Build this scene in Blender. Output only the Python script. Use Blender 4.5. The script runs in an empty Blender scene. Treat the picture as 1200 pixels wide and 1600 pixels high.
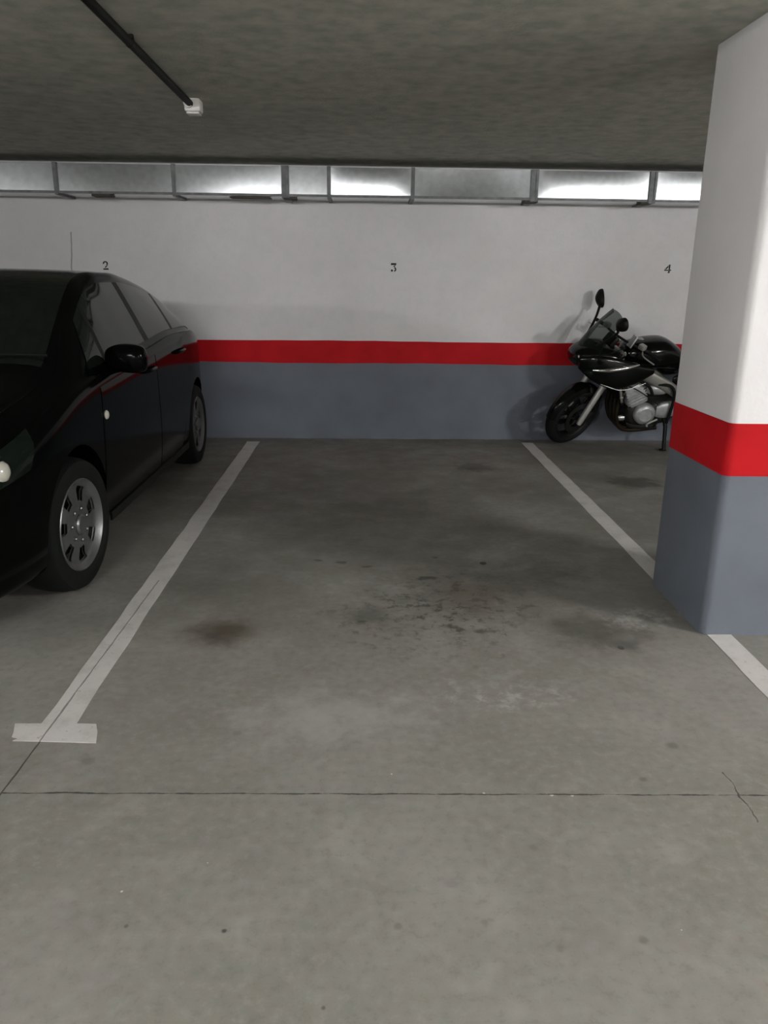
import bpy, bmesh, math, random
import numpy as np
from mathutils import Vector, Matrix

random.seed(7)
S = bpy.context.scene
COL = S.collection

# ------------------------------------------------------------------ camera
FPX, PITCH, YAW, ROLL, EYE = 1197.41, 0.293, 0.028, 0.0121, 1.45
WALL_Y, CEIL_Z = 7.244, 2.40
cam_d = bpy.data.cameras.new('camera')
cam = bpy.data.objects.new('camera', cam_d)
COL.objects.link(cam)
cp, sp, cy, sy = math.cos(PITCH), math.sin(PITCH), math.cos(YAW), math.sin(YAW)
fw = Vector((sy * cp, cy * cp, -sp)); rt = Vector((cy, -sy, 0)); up = rt.cross(fw)
r2 = rt * math.cos(ROLL) + up * math.sin(ROLL)
u2 = up * math.cos(ROLL) - rt * math.sin(ROLL)
cam.matrix_world = Matrix(((r2.x, u2.x, -fw.x, 0), (r2.y, u2.y, -fw.y, 0), (r2.z, u2.z, -fw.z, EYE), (0, 0, 0, 1)))
cam_d.sensor_fit = 'VERTICAL'
cam_d.sensor_height = 24.0
cam_d.lens = FPX / 1600 * 24.0
cam_d.clip_start = 0.05
S.camera = cam

# ------------------------------------------------------------------ light, exposure
S.view_settings.view_transform = 'Standard'
S.view_settings.look = 'None'
S.view_settings.exposure = 2.0
S.view_settings.gamma = 1.0
S.view_settings.use_curve_mapping = False
WORLD = 0.02
w = bpy.data.worlds.new('world'); S.world = w
w.use_nodes = True
w.node_tree.nodes['Background'].inputs[0].default_value = (0.85, 0.95, 1.0, 1)
w.node_tree.nodes['Background'].inputs[1].default_value = WORLD
# ceiling lamps of the garage, all behind or beside the camera: (x, y, along x?, watts-like strength)
LAMPS = [(5.2, 0.55, False, 245.0), (-1.6, -1.8, True, 98.0), (4.6, -3.6, True, 110.0), (0.2, -5.0, True, 60.0), (-6.4, -0.8, False, 105.0)]

# ------------------------------------------------------------------ materials
def mat(name, col, rough=0.5, metal=0.0, spec=0.5, coat=0.0, noise=None, bump=None, noise_col=None):
    m = bpy.data.materials.new(name); m.use_nodes = True
    nt = m.node_tree; b = nt.nodes['Principled BSDF']
    b.inputs['Base Color'].default_value = (*col, 1)
    b.inputs['Roughness'].default_value = rough
    b.inputs['Metallic'].default_value = metal
    b.inputs['Specular IOR Level'].default_value = spec
    b.inputs['Coat Weight'].default_value = coat
    b.inputs['Coat Roughness'].default_value = 0.05
    if noise or bump:
        tc = nt.nodes.new('ShaderNodeTexCoord')
    if noise:
        sc, amt = noise
        n = nt.nodes.new('ShaderNodeTexNoise'); n.inputs['Scale'].default_value = sc; n.inputs['Detail'].default_value = 6
        nt.links.new(tc.outputs['Object'], n.inputs['Vector'])
        r = nt.nodes.new('ShaderNodeValToRGB')
        r.color_ramp.elements[0].position = 0.3; r.color_ramp.elements[1].position = 0.7
        c2 = noise_col or tuple(c * (1 - amt) for c in col)
        r.color_ramp.elements[0].color = (*c2, 1)
        r.color_ramp.elements[1].color = (*[min(1, c * (1 + amt * 0.6)) for c in col], 1)
        nt.links.new(n.outputs['Fac'], r.inputs['Fac'])
        nt.links.new(r.outputs['Color'], b.inputs['Base Color'])
    if bump:
        sc, st, dist = bump
        n2 = nt.nodes.new('ShaderNodeTexNoise'); n2.inputs['Scale'].default_value = sc; n2.inputs['Detail'].default_value = 5
        nt.links.new(tc.outputs['Object'], n2.inputs['Vector'])
        bp = nt.nodes.new('ShaderNodeBump'); bp.inputs['Strength'].default_value = st; bp.inputs['Distance'].default_value = dist
        nt.links.new(n2.outputs['Fac'], bp.inputs['Height'])
        nt.links.new(bp.outputs['Normal'], b.inputs['Normal'])
    return m

def glass(name, tint, trans, rough=0.03):
    m = bpy.data.materials.new(name); m.use_nodes = True
    nt = m.node_tree; nt.nodes.clear()
    out = nt.nodes.new('ShaderNodeOutputMaterial')
    tr = nt.nodes.new('ShaderNodeBsdfTransparent'); tr.inputs[0].default_value = (*tint, 1)
    gl = nt.nodes.new('ShaderNodeBsdfPrincipled')
    gl.inputs['Base Color'].default_value = (0.01, 0.014, 0.012, 1); gl.inputs['Roughness'].default_value = rough
    mx = nt.nodes.new('ShaderNodeMixShader'); mx.inputs[0].default_value = 1 - trans
    nt.links.new(tr.outputs[0], mx.inputs[1]); nt.links.new(gl.outputs[0], mx.inputs[2])
    nt.links.new(mx.outputs[0], out.inputs[0])
    return m

def emis(name, col, s):
    m = bpy.data.materials.new(name); m.use_nodes = True
    b = m.node_tree.nodes['Principled BSDF']
    b.inputs['Base Color'].default_value = (0.9, 0.9, 0.9, 1)
    b.inputs['Emission Color'].default_value = (*col, 1); b.inputs['Emission Strength'].default_value = s
    return m

class NB:
    """tiny node maths builder"""
    def __init__(s, m):
        s.nt = m.node_tree; s.b = s.nt.nodes['Principled BSDF']
        s.tc = s.nt.nodes.new('ShaderNodeNewGeometry')
        sx = s.nt.nodes.new('ShaderNodeSeparateXYZ'); s.nt.links.new(s.tc.outputs['Position'], sx.inputs[0])
        s.pos = s.tc.outputs['Position']; s.x, s.y, s.z = sx.outputs[0], sx.outputs[1], sx.outputs[2]
    def _in(s, sock, v):
        if isinstance(v, (int, float)): sock.default_value = v
        else: s.nt.links.new(v, sock)
    def m(s, op, a, b=0.0, c=None, clamp=False):
        n = s.nt.nodes.new('ShaderNodeMath'); n.operation = op; n.use_clamp = clamp
        s._in(n.inputs[0], a); s._in(n.inputs[1], b)
        if c is not None: s._in(n.inputs[2], c)
        return n.outputs[0]
    def noise(s, scale, detail=4, rough=0.55, vec=None):
        n = s.nt.nodes.new('ShaderNodeTexNoise'); n.inputs['Scale'].default_value = scale
        n.inputs['Detail'].default_value = detail; n.inputs['Roughness'].default_value = rough
        s.nt.links.new(vec or s.pos, n.inputs['Vector']); return n.outputs['Fac']
    def ss(s, v, a, b, lo=0.0, hi=1.0):
        n = s.nt.nodes.new('ShaderNodeMapRange'); n.interpolation_type = 'SMOOTHSTEP'
        s._in(n.inputs[0], v); n.inputs[1].default_value = a; n.inputs[2].default_value = b
        n.inputs[3].default_value = lo; n.inputs[4].default_value = hi; return n.outputs[0]
    def mix(s, f, a, b):
        n = s.nt.nodes.new('ShaderNodeMix'); n.data_type = 'RGBA'
        s._in(n.inputs[0], f)
        for k, v in ((6, a), (7, b)):
            if isinstance(v, tuple): n.inputs[k].default_value = (*v, 1)
            else: s.nt.links.new(v, n.inputs[k])
        return n.outputs[2]
    def bump(s, h, st, dist):
        n = s.nt.nodes.new('ShaderNodeBump'); n.inputs['Strength'].default_value = st; n.inputs['Distance'].default_value = dist
        s.nt.links.new(h, n.inputs['Height']); s.nt.links.new(n.outputs[0], s.b.inputs['Normal'])

def crack_mask(nb):
    """saw joint across the aisle and the long crack beside the left bay line"""
    wob = nb.m('SUBTRACT', nb.noise(9.0, 5), 0.5)
    brk = nb.noise(6.0, 5)
    d = nb.m('ABSOLUTE', nb.m('ADD', nb.m('SUBTRACT', nb.y, 1.925), nb.m('ADD', nb.m('MULTIPLY', wob, 0.010), nb.m('MULTIPLY', nb.x, 0.014))))
    wd = nb.m('MULTIPLY_ADD', nb.noise(13.0, 6, 0.7), 0.016, -0.0055)
    j = nb.m('LESS_THAN', d, wd)
    j = nb.m('MULTIPLY', j, nb.m('GREATER_THAN', nb.x, -1.06))
    d2 = nb.m('ABSOLUTE', nb.m('ADD', nb.m('SUBTRACT', nb.x, nb.m('MULTIPLY_ADD', nb.y, 0.0208, -1.097)), nb.m('MULTIPLY', wob, 0.008)))
    k = nb.m('LESS_THAN', d2, nb.m('MULTIPLY_ADD', brk, 0.006, -0.0002))
    k = nb.m('MULTIPLY', k, nb.m('LESS_THAN', nb.y, 3.6))
    return nb.m('MAXIMUM', j, k)

def make_floor_mat():
    m = mat('floor_concrete', (0.3, 0.29, 0.26), 0.62)
    nb = NB(m)
    big = nb.noise(0.9, 5); mid = nb.noise(5.0, 8, 0.6); fine = nb.noise(60.0, 3, 0.6); speck = nb.noise(26.0, 5, 0.7)
    c = nb.mix(nb.ss(big, 0.32, 0.68), (0.235, 0.226, 0.198), (0.305, 0.297, 0.27))
    c = nb.mix(nb.m('MULTIPLY', nb.ss(mid, 0.50, 0.72), 0.45), c, (0.21, 0.202, 0.175))
    c = nb.mix(nb.m('MULTIPLY', nb.ss(mid, 0.48, 0.28), 0.4), c, (0.40, 0.392, 0.365))
    c = nb.mix(nb.m('MULTIPLY', nb.ss(fine, 0.45, 0.75), 0.30), c, (0.18, 0.185, 0.165))
    c = nb.mix(nb.m('MULTIPLY', nb.ss(speck, 0.62, 0.74), 0.35), c, (0.15, 0.145, 0.125))
    grain = nb.noise(30.0, 3, 0.75); tone = nb.noise(17.0, 4, 0.7)
    c = nb.mix(nb.m('MULTIPLY', nb.ss(grain, 0.5, 0.68), 0.42), c, (0.36, 0.345, 0.315))
    c = nb.mix(nb.m('MULTIPLY', nb.ss(grain, 0.5, 0.32), 0.42), c, (0.165, 0.165, 0.142))
    c = nb.mix(nb.m('MULTIPLY', nb.ss(tone, 0.52, 0.68), 0.22), c, (0.20, 0.255, 0.205))
    c = nb.mix(nb.m('MULTIPLY', nb.ss(tone, 0.48, 0.32), 0.22), c, (0.32, 0.255, 0.225))
    # tyre and oil film down the middle of the bay where the cars stand
    lane = nb.m('MULTIPLY', nb.ss(nb.y, 2.5, 3.5), nb.ss(nb.noise(1.6, 5, 0.6), 0.30, 0.62))
    c = nb.mix(nb.m('MULTIPLY', lane, 0.50), c, (0.13, 0.122, 0.10))
    dx = nb.m('SUBTRACT', nb.noise(7.0, 5, 0.65), 0.5)
    dy = nb.m('SUBTRACT', nb.noise(8.3, 5, 0.65), 0.5)
    blot = nb.noise(16.0, 6, 0.7)
    def spot(x, y, rx, ry, col, a, dist=1.0, soft=0.6, gate=None):
        nonlocal c
        ex = nb.m('DIVIDE', nb.m('ADD', nb.m('SUBTRACT', nb.x, x), nb.m('MULTIPLY', dx, rx * 1.6 * dist)), rx)
        ey = nb.m('DIVIDE', nb.m('ADD', nb.m('SUBTRACT', nb.y, y), nb.m('MULTIPLY', dy, ry * 1.6 * dist)), ry)
        r = nb.m('SQRT', nb.m('ADD', nb.m('MULTIPLY', ex, ex), nb.m('MULTIPLY', ey, ey)))
        f = nb.ss(r, 1.0, 1.0 - soft)
        f = nb.m('MULTIPLY', f, a)
        if gate: f = nb.m('MULTIPLY', f, nb.ss(blot, gate[0], gate[1]))
        c = nb.mix(f, c, col)
    oil = (0.055, 0.05, 0.038); brown = (0.09, 0.062, 0.035); blk = (0.02, 0.02, 0.018)
    spot(-0.61, 3.01, 0.17, 0.17, oil, 0.8, 0.8, 0.9)
    spot(-0.61, 3.01, 0.26, 0.26, brown, 0.45, 0.8, 0.9)
    spot(0.43, 3.36, 0.42, 0.46, oil, 0.85, 1.0, 0.6, (0.50, 0.62))
    spot(0.30, 3.15, 0.75, 0.6, oil, 0.55, 1.0, 0.8, (0.50, 0.64))
    spot(0.45, 3.45, 0.6, 0.6, oil, 0.35, 1.2, 0.9)
    spot(0.53, 3.40, 0.2, 0.24, brown, 0.4, 0.8, 0.7)
    spot(0.02, 3.19, 0.12, 0.14, oil, 0.55, 1.0, 0.8)
    spot(1.02, 3.03, 0.33, 0.26, oil, 0.65, 1.0, 0.8)
    spot(0.95, 3.76, 0.30, 0.32, oil, 0.6, 1.0, 0.9)
    spot(0.90, 6.08, 0.22, 0.22, oil, 0.6)
    spot(2.05, 5.6, 0.26, 0.25, oil, 0.75)
    spot(0.0, 5.3, 0.9, 1.1, oil, 0.28, 1.0, 0.95)
    spot(1.073, 2.864, 0.016, 0.02, blk, 1.0, 0.3, 0.3)
    spot(1.10, 2.89, 0.09, 0.06, (0.10, 0.10, 0.09), 0.7, 1.0, 0.7)
    spot(0.32, 3.64, 0.06, 0.035, blk, 0.75, 2.2, 0.6)
    spot(0.646, 3.857, 0.022, 0.03, blk, 0.9, 0.6, 0.4)
    for (x, y, r) in ((-0.12, 3.86, 0.03), (0.02, 3.80, 0.028), (-0.24, 3.90, 0.03), (0.40, 3.95, 0.02), (0.0, 3.12, 0.02), (0.52, 3.02, 0.03), (0.38, 3.07, 0.03)):
        spot(x, y, r * 1.3, r * .8, blk, 0.55, 1.8, 0.6)
    for (x, y, r, a) in ((-0.32, 1.431, 0.011, 0.95), (-0.549, 1.448, 0.010, 0.6), (0.085, 1.44, 0.018, 0.55), (0.649, 1.391, 0.02, 0.6),
                         (0.225, 1.572, 0.03, 0.3), (1.016, 2.163, 0.035, 0.65), (0.859, 1.989, 0.02, 0.6), (0.458, 1.695, 0.02, 0.45),
                         (-0.08, 1.231, 0.008, 0.7), (-0.42, 2.247, 0.03, 0.4), (-0.855, 2.097, 0.035, 0.5), (0.29, 1.45, 0.015, 0.4), (0.45, 1.37, 0.018, 0.45)):
        spot(x, y, r * .8, r * .8, (0.05, 0.05, 0.044), a * .65 if r > .012 else a, 0.9, 0.7)
    # pale scuffs and paint flecks
    spot(0.52, 2.47, 0.32, 0.16, (0.52, 0.515, 0.50), 0.55, 1.6, 0.8, (0.45, 0.65))
    spot(-0.10, 2.35, 0.50, 0.25, (0.45, 0.445, 0.42), 0.5, 1.2, 0.9)
    spot(1.25, 3.16, 0.22, 0.14, (0.48, 0.475, 0.45), 0.55, 1.4, 0.7, (0.42, 0.6))
    for (x, y, r) in ((-0.593, 1.555, 0.007), (0.09, 2.02, 0.006), (0.56, 1.915, 0.012), (0.62, 1.912, 0.009), (0.36, 1.925, 0.008), (-0.4, 1.65, 0.004), (0.75, 1.42, 0.004)):
        spot(x, y, r * .62, r * .62, (0.7, 0.7, 0.67), 0.85, 0.5, 0.5)
    # rubbed line of pale dust along the foot of the far wall
    dust = nb.m('MULTIPLY', nb.ss(nb.y, WALL_Y - 0.05, WALL_Y - 0.015), nb.ss(nb.noise(3.0, 4), 0.42, 0.6))
    c = nb.mix(nb.m('MULTIPLY', dust, 0.6), c, (0.5, 0.48, 0.44))
    # short crack at the right end of the joint
    u = nb.m('SUBTRACT', nb.x, nb.m('ADD', 1.118, nb.m('MULTIPLY', nb.m('SUBTRACT', nb.noise(11, 4), 0.5), 0.05)))
    kr = nb.m('LESS_THAN', nb.m('ABSOLUTE', u), nb.m('MULTIPLY_ADD', nb.noise(15.0, 4), 0.008, -0.0022))
    kr = nb.m('MULTIPLY', kr, nb.m('MULTIPLY', nb.m('GREATER_THAN', nb.y, 1.79), nb.m('LESS_THAN', nb.y, 2.02)))
    cm = crack_mask(nb)
    c = nb.mix(nb.m('MULTIPLY', nb.m('MAXIMUM', cm, kr), 0.88), c, (0.035, 0.033, 0.028))
    nb.nt.links.new(c, nb.b.inputs['Base Color'])
    rg = nb.ss(mid, 0.3, 0.7, 0.5, 0.72); nb.nt.links.new(rg, nb.b.inputs['Roughness'])
    nb.bump(nb.m('SUBTRACT', nb.m('MULTIPLY_ADD', mid, 0.6, nb.m('MULTIPLY', fine, 0.25)), cm), 0.25, 0.006)
    return m

def make_line_mat():
    m = mat('white_floor_paint', (0.62, 0.61, 0.585), 0.6)
    nb = NB(m)
    c = nb.mix(nb.m('MULTIPLY', nb.ss(nb.noise(7, 6, 0.65), 0.42, 0.7), 0.5), (0.66, 0.645, 0.62), (0.43, 0.42, 0.395))
    c = nb.mix(nb.m('MULTIPLY', nb.ss(nb.noise(40, 5, 0.7), 0.6, 0.72), 0.7), c, (0.25, 0.24, 0.215))
    c = nb.mix(nb.m('MULTIPLY', crack_mask(nb), 0.75), c, (0.10, 0.095, 0.085))
    nb.nt.links.new(c, nb.b.inputs['Base Color'])
    nb.bump(nb.noise(60, 3), 0.2, 0.004)
    return m

def make_wall_mat():
    m = mat('white_wall_paint', (0.74, 0.735, 0.735), 0.75)
    nb = NB(m)
    c = nb.mix(nb.ss(nb.noise(1.3, 5), 0.3, 0.7), (0.70, 0.695, 0.69), (0.77, 0.765, 0.765))
    c = nb.mix(nb.m('MULTIPLY', nb.ss(nb.noise(14, 4, 0.7), 0.42, 0.66), 0.16), c, (0.60, 0.63, 0.63))
    wob = nb.m('MULTIPLY', nb.m('SUBTRACT', nb.noise(6, 4), 0.5), 0.02)
    d = nb.m('ABSOLUTE', nb.m('ADD', nb.m('MULTIPLY_ADD', nb.z, -0.10, nb.m('ADD', nb.x, 2.767)), wob))
    k = nb.m('LESS_THAN', d, 0.0055)
    k = nb.m('MULTIPLY', k, nb.m('MULTIPLY', nb.m('LESS_THAN', nb.z, 1.83), nb.m('GREATER_THAN', nb.y, WALL_Y - 0.05)))
    c = nb.mix(nb.m('MULTIPLY', k, 0.75), c, (0.2, 0.19, 0.18))
    nb.nt.links.new(c, nb.b.inputs['Base Color'])
    nb.bump(nb.noise(45, 4), 0.25, 0.004)
    return m

M = {}
M['floor'] = make_floor_mat()
M['line'] = make_line_mat()
M['wall'] = make_wall_mat()
M['pillar'] = mat('white_pillar_paint', (0.80, 0.795, 0.79), 0.7, noise=(2.2, 0.06), bump=(45, 0.25, 0.004))
M['red'] = mat('red_band_paint', (0.50, 0.009, 0.014), 0.6, spec=0.12, noise=(5, 0.12), bump=(50, 0.2, 0.003))
M['grey'] = mat('grey_dado_paint', (0.145, 0.163, 0.192), 0.6, spec=0.25, noise=(3, 0.12), bump=(45, 0.25, 0.004))
M['ceil'] = mat('ceiling_render', (0.49, 0.475, 0.415), 0.9, noise=(11, 0.26), bump=(60, 0.5, 0.006), noise_col=(0.36, 0.385, 0.33))
M['zinc'] = mat('galvanised_steel', (0.60, 0.63, 0.64), 0.21, 0.95, noise=(22, 0.12), bump=(30, 0.03, 0.004))
M['zinc_edge'] = mat('galvanised_flange', (0.17, 0.18, 0.178), 0.55, 0.6, noise=(18, 0.3))
M['rust'] = mat('duct_sealant', (0.07, 0.062, 0.052), 0.8)
M['pipe'] = mat('black_conduit', (0.004, 0.005, 0.0035), 0.6, spec=0.15, noise=(9, 0.35))
M['boxw'] = mat('white_plastic', (0.78, 0.76, 0.72), 0.45)
M['ink'] = mat('black_stencil_ink', (0.02, 0.021, 0.022), 0.8)
M['lamp'] = mat('lamp_housing', (0.75, 0.75, 0.73), 0.5)
M['black_paint'] = mat('black_car_paint', (0.0012, 0.0018, 0.0014), 0.12, spec=0.06)
M['car_glass'] = mat('dark_car_glass', (0.006, 0.009, 0.007), 0.03, spec=0.26)
M['trim'] = mat('black_plastic_trim', (0.004, 0.005, 0.004), 0.5, spec=0.2)
M['rubber'] = mat('tyre_rubber', (0.0045, 0.006, 0.005), 0.7, spec=0.2, bump=(80, 0.2, 0.002))
M['alloy'] = mat('silver_wheel_paint', (0.17, 0.178, 0.175), 0.36, 0.7)
M['dark_metal'] = mat('dark_brake_metal', (0.03, 0.03, 0.03), 0.5, 0.7)
M['chrome'] = mat('chrome', (0.8, 0.8, 0.8), 0.12, 1.0)
M['lens'] = mat('clear_lamp_lens', (0.50, 0.49, 0.42), 0.15, 0.0, 0.7, coat=1.0)
M['lens_dark'] = mat('smoked_lamp_lens', (0.006, 0.009, 0.007), 0.1, spec=0.14)
M['orange'] = mat('amber_lens', (0.65, 0.20, 0.02), 0.2, coat=1.0)
M['redlens'] = mat('red_lens', (0.25, 0.01, 0.01), 0.2, coat=1.0)
M['bike_black'] = mat('black_motorcycle_paint', (0.002, 0.0028, 0.0024), 0.14, spec=0.30)
M['seat'] = mat('black_seat_vinyl', (0.006, 0.007, 0.006), 0.5, spec=0.25, bump=(140, 0.2, 0.001))
M['fork'] = mat('grey_fork_metal', (0.50, 0.51, 0.48), 0.38, 0.6)
M['frame'] = mat('silver_frame_metal', (0.30, 0.295, 0.27), 0.4, 0.6)
M['engine'] = mat('engine_alloy', (0.46, 0.48, 0.47), 0.42, 0.55, noise=(20, 0.2))
M['engine_dark'] = mat('dark_engine_metal', (0.02, 0.02, 0.018), 0.5, 0.4)
M['exhaust'] = mat('browned_exhaust_pipe', (0.045, 0.034, 0.022), 0.4, 0.8)
M['disc'] = mat('brake_disc_steel', (0.07, 0.07, 0.07), 0.35, 0.9)
M['screen'] = glass('smoked_windscreen', (0.80, 0.84, 0.82), 0.62)
M['mirror'] = mat('mirror_glass', (0.5, 0.52, 0.52), 0.03, 1.0)

# ------------------------------------------------------------------ helpers
def link(name, me, m, parent=None, smooth=None):
    o = bpy.data.objects.new(name, me); COL.objects.link(o)
    if m: me.materials.append(m)
    if parent: o.parent = parent
    if smooth is not None:
        for p in me.polygons: p.use_smooth = True
        me.set_sharp_from_angle(angle=math.radians(smooth))
    return o

def bobj(name, bm, m, parent=None, smooth=35):
    bmesh.ops.recalc_face_normals(bm, faces=bm.faces)
    me = bpy.data.meshes.new(name); bm.to_mesh(me); bm.free()
    return link(name, me, m, parent, smooth)

def thing(name, label, cat, loc=(0, 0, 0), group=None):
    o = bpy.data.objects.new(name, None); COL.objects.link(o); o.location = loc
    o['label'] = label; o['category'] = cat
    if group: o['group'] = group
    o.empty_display_size = 0.1
    return o

def tag(o, label, cat, group=None):
    o['label'] = label; o['category'] = cat
    if group: o['group'] = group
    return o

def struct(o):
    o['kind'] = 'structure'; return o

def add_box(bm, c, s, bev=0.0, mx=None, seg=2):
    r = bmesh.ops.create_cube(bm, size=1.0)
    vs = r['verts']
    for v in vs:
        v.co = Vector((v.co.x * s[0], v.co.y * s[1], v.co.z * s[2]))
    if bev > 0:
        es = list({e for v in vs for e in v.link_edges})
        rb = bmesh.ops.bevel(bm, geom=es, offset=bev, segments=seg, affect='EDGES', profile=0.5)
        vs = list({v for f in rb['faces'] for v in f.verts} | {v for v in vs if v.is_valid})
    for v in vs:
        if mx: v.co = mx @ v.co
        v.co += Vector(c)
    return vs

def box(c, s, bev=0.0, mx=None):
    bm = bmesh.new(); add_box(bm, c, s, bev, mx); return bm

def smooth_path(pts, n):
    P = [Vector(p) for p in pts]; out = []
    for i in range(len(P) - 1):
        p0 = P[max(i - 1, 0)]; p1 = P[i]; p2 = P[i + 1]; p3 = P[min(i + 2, len(P) - 1)]
        for k in range(n):
            t = k / n
            out.append(0.5 * ((2 * p1) + (p2 - p0) * t + (2 * p0 - 5 * p1 + 4 * p2 - p3) * t * t + (3 * p1 - p0 - 3 * p2 + p3) * t ** 3))
    out.append(P[-1]); return out

def add_tube(bm, pts, r, n=10, sm=0, cap=True):
    if sm: 
        rs = r if isinstance(r, (list, tuple)) else None
        q = smooth_path(pts, sm)
        if rs: r = list(np.interp(np.linspace(0, len(rs) - 1, len(q)), range(len(rs)), rs))
        pts = q
    P = [Vector(p) for p in pts]; rings = []; nrm = None
    for i, p in enumerate(P):
        t = (P[min(i + 1, len(P) - 1)] - P[max(i - 1, 0)]).normalized()
        if nrm is None:
            a = Vector((0, 0, 1)) if abs(t.z) < 0.9 else Vector((1, 0, 0))
            nrm = t.cross(a).normalized()
        nrm = (nrm - t * nrm.dot(t)).normalized(); bi = t.cross(nrm)
        rr = r[i] if isinstance(r, (list, tuple)) else r
        rings.append([bm.verts.new(p + (nrm * math.cos(2 * math.pi * k / n) + bi * math.sin(2 * math.pi * k / n)) * rr) for k in range(n)])
    for a, b in zip(rings, rings[1:]):
        for k in range(n): bm.faces.new((a[k], a[(k + 1) % n], b[(k + 1) % n], b[k]))
    if cap: bm.faces.new(rings[0][::-1]); bm.faces.new(rings[-1])

def tube(pts, r, n=10, sm=0):
    bm = bmesh.new(); add_tube(bm, pts, r, n, sm); return bm

def add_lathe(bm, prof, c, axis='Y', n=48, closed=False):
    """prof: list of (radius, offset along axis)"""
    rings = []
    for (r, a) in prof:
        ring = []
        for k in range(n):
            th = 2 * math.pi * k / n; u, v = r * math.cos(th), r * math.sin(th)
            p = {'X': (a, u, v), 'Y': (u, a, v), 'Z': (u, v, a)}[axis]
            ring.append(bm.verts.new(Vector(p) + Vector(c)))
        rings.append(ring)
    pr = list(zip(rings, rings[1:]))
    if closed: pr.append((rings[-1], rings[0]))
    for a, b in pr:
        for k in range(n): bm.faces.new((a[k], a[(k + 1) % n], b[(k + 1) % n], b[k]))
    if not closed:
        bm.faces.new(rings[0][::-1]); bm.faces.new(rings[-1])

def lathe(prof, c, axis='Y', n=48, closed=False):
    bm = bmesh.new(); add_lathe(bm, prof, c, axis, n, closed); return bm

def add_loft(bm, secs, n=24, pw=2.0):
    """secs along x: (x, zc, half_width, half_height[, yc[, power]]) superellipse sections"""
    rings = []
    for s in secs:
        x, zc, hw, hh = s[:4]; yc = s[4] if len(s) > 4 else 0.0; p = s[5] if len(s) > 5 else pw
        ring = []
        for k in range(n):
            th = 2 * math.pi * k / n; ct, st = math.cos(th), math.sin(th)
            ring.append(bm.verts.new((x, yc + hw * math.copysign(abs(ct) ** (2 / p), ct), zc + hh * math.copysign(abs(st) ** (2 / p), st))))
        rings.append(ring)
    for a, b in zip(rings, rings[1:]):
        for k in range(n): bm.faces.new((a[k], a[(k + 1) % n], b[(k + 1) % n], b[k]))
    bm.faces.new(rings[0][::-1]); bm.faces.new(rings[-1])

def dense(secs, m=4):
    """smoothly resample loft stations"""
    L = max(len(s) for s in secs)
    A = [list(s) + [0.0] * (5 - len(s)) if len(s) < 5 else list(s) for s in secs]
    L = max(len(a) for a in A); A = [a + [2.0] * (L - len(a)) for a in A]
    A = np.array(A); t = np.arange(len(A)); out = []
    for i in range(len(A) - 1):
        p0, p1, p2, p3 = A[max(i - 1, 0)], A[i], A[i + 1], A[min(i + 2, len(A) - 1)]
        for k in range(m):
            u = k / m
            out.append(0.5 * (2 * p1 + (p2 - p0) * u + (2 * p0 - 5 * p1 + 4 * p2 - p3) * u * u + (3 * p1 - p0 - 3 * p2 + p3) * u ** 3))
    out.append(A[-1])
    out = [list(o) for o in out]
    for o in out: o[2] = max(o[2], 0.004); o[3] = max(o[3], 0.004)
    return out

def loft(secs, n=24, pw=2.0, m=4):
    bm = bmesh.new(); add_loft(bm, dense(secs, m), n, pw); return bm

def prism(poly, lo, hi, axis='Y'):
    """extrude polygon of (a,b) pairs along axis"""
    bm = bmesh.new()
    def P(a, b, t): return {'Y': (a, t, b), 'Z': (a, b, t), 'X': (t, a, b)}[axis]
    A = [bm.verts.new(P(a, b, lo)) for a, b in poly]; B = [bm.verts.new(P(a, b, hi)) for a, b in poly]
    n = len(poly)
    for k in range(n): bm.faces.new((A[k], A[(k + 1) % n], B[(k + 1) % n], B[k]))
    bm.faces.new(A[::-1]); bm.faces.new(B); return bm

def xform(bm, mx):
    for v in bm.verts: v.co = mx @ v.co
    return bm

# ------------------------------------------------------------------ room shell
XL, XR, YB = -9.0, 10.5, -7.5
struct(bobj('floor', box(((XL + XR) / 2, (YB + WALL_Y) / 2, -0.1), (XR - XL + 0.6, WALL_Y - YB + 0.6, 0.2)), M['floor'], smooth=None))
struct(bobj('ceiling', box(((XL + XR) / 2, (YB + WALL_Y) / 2, CEIL_Z + 0.1), (XR - XL + 0.6, WALL_Y - YB + 0.6, 0.2)), M['ceil'], smooth=None))
Z0, Z1 = 0.711, 0.914

def wavy_slab(name, m, parent, x0, x1, z0, z1, y, th, n=90):
    """thin coat of paint with a hand-painted, slightly wavy upper and lower edge"""
    bm = bmesh.new(); rows = []
    for i in range(n + 1):
        x = x0 + (x1 - x0) * i / n
        a = z0 + (0.003 * math.sin(x * 3.1) + 0.002 * math.sin(x * 11.7 + 1) if z0 > 0.01 else 0)
        b = z1 + 0.003 * math.sin(x * 2.3 + 2) + 0.0015 * math.sin(x * 13.1)
        rows.append([bm.verts.new((x, yy, zz)) for yy, zz in ((y, a), (y - th, a), (y - th, b), (y, b))])
    for a, b in zip(rows, rows[1:]):
        for k in range(4): bm.faces.new((a[k], a[(k + 1) % 4], b[(k + 1) % 4], b[k]))
    bm.faces.new(rows[0]); bm.faces.new(rows[-1][::-1])
    return bobj(name, bm, m, parent, smooth=None)

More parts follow.
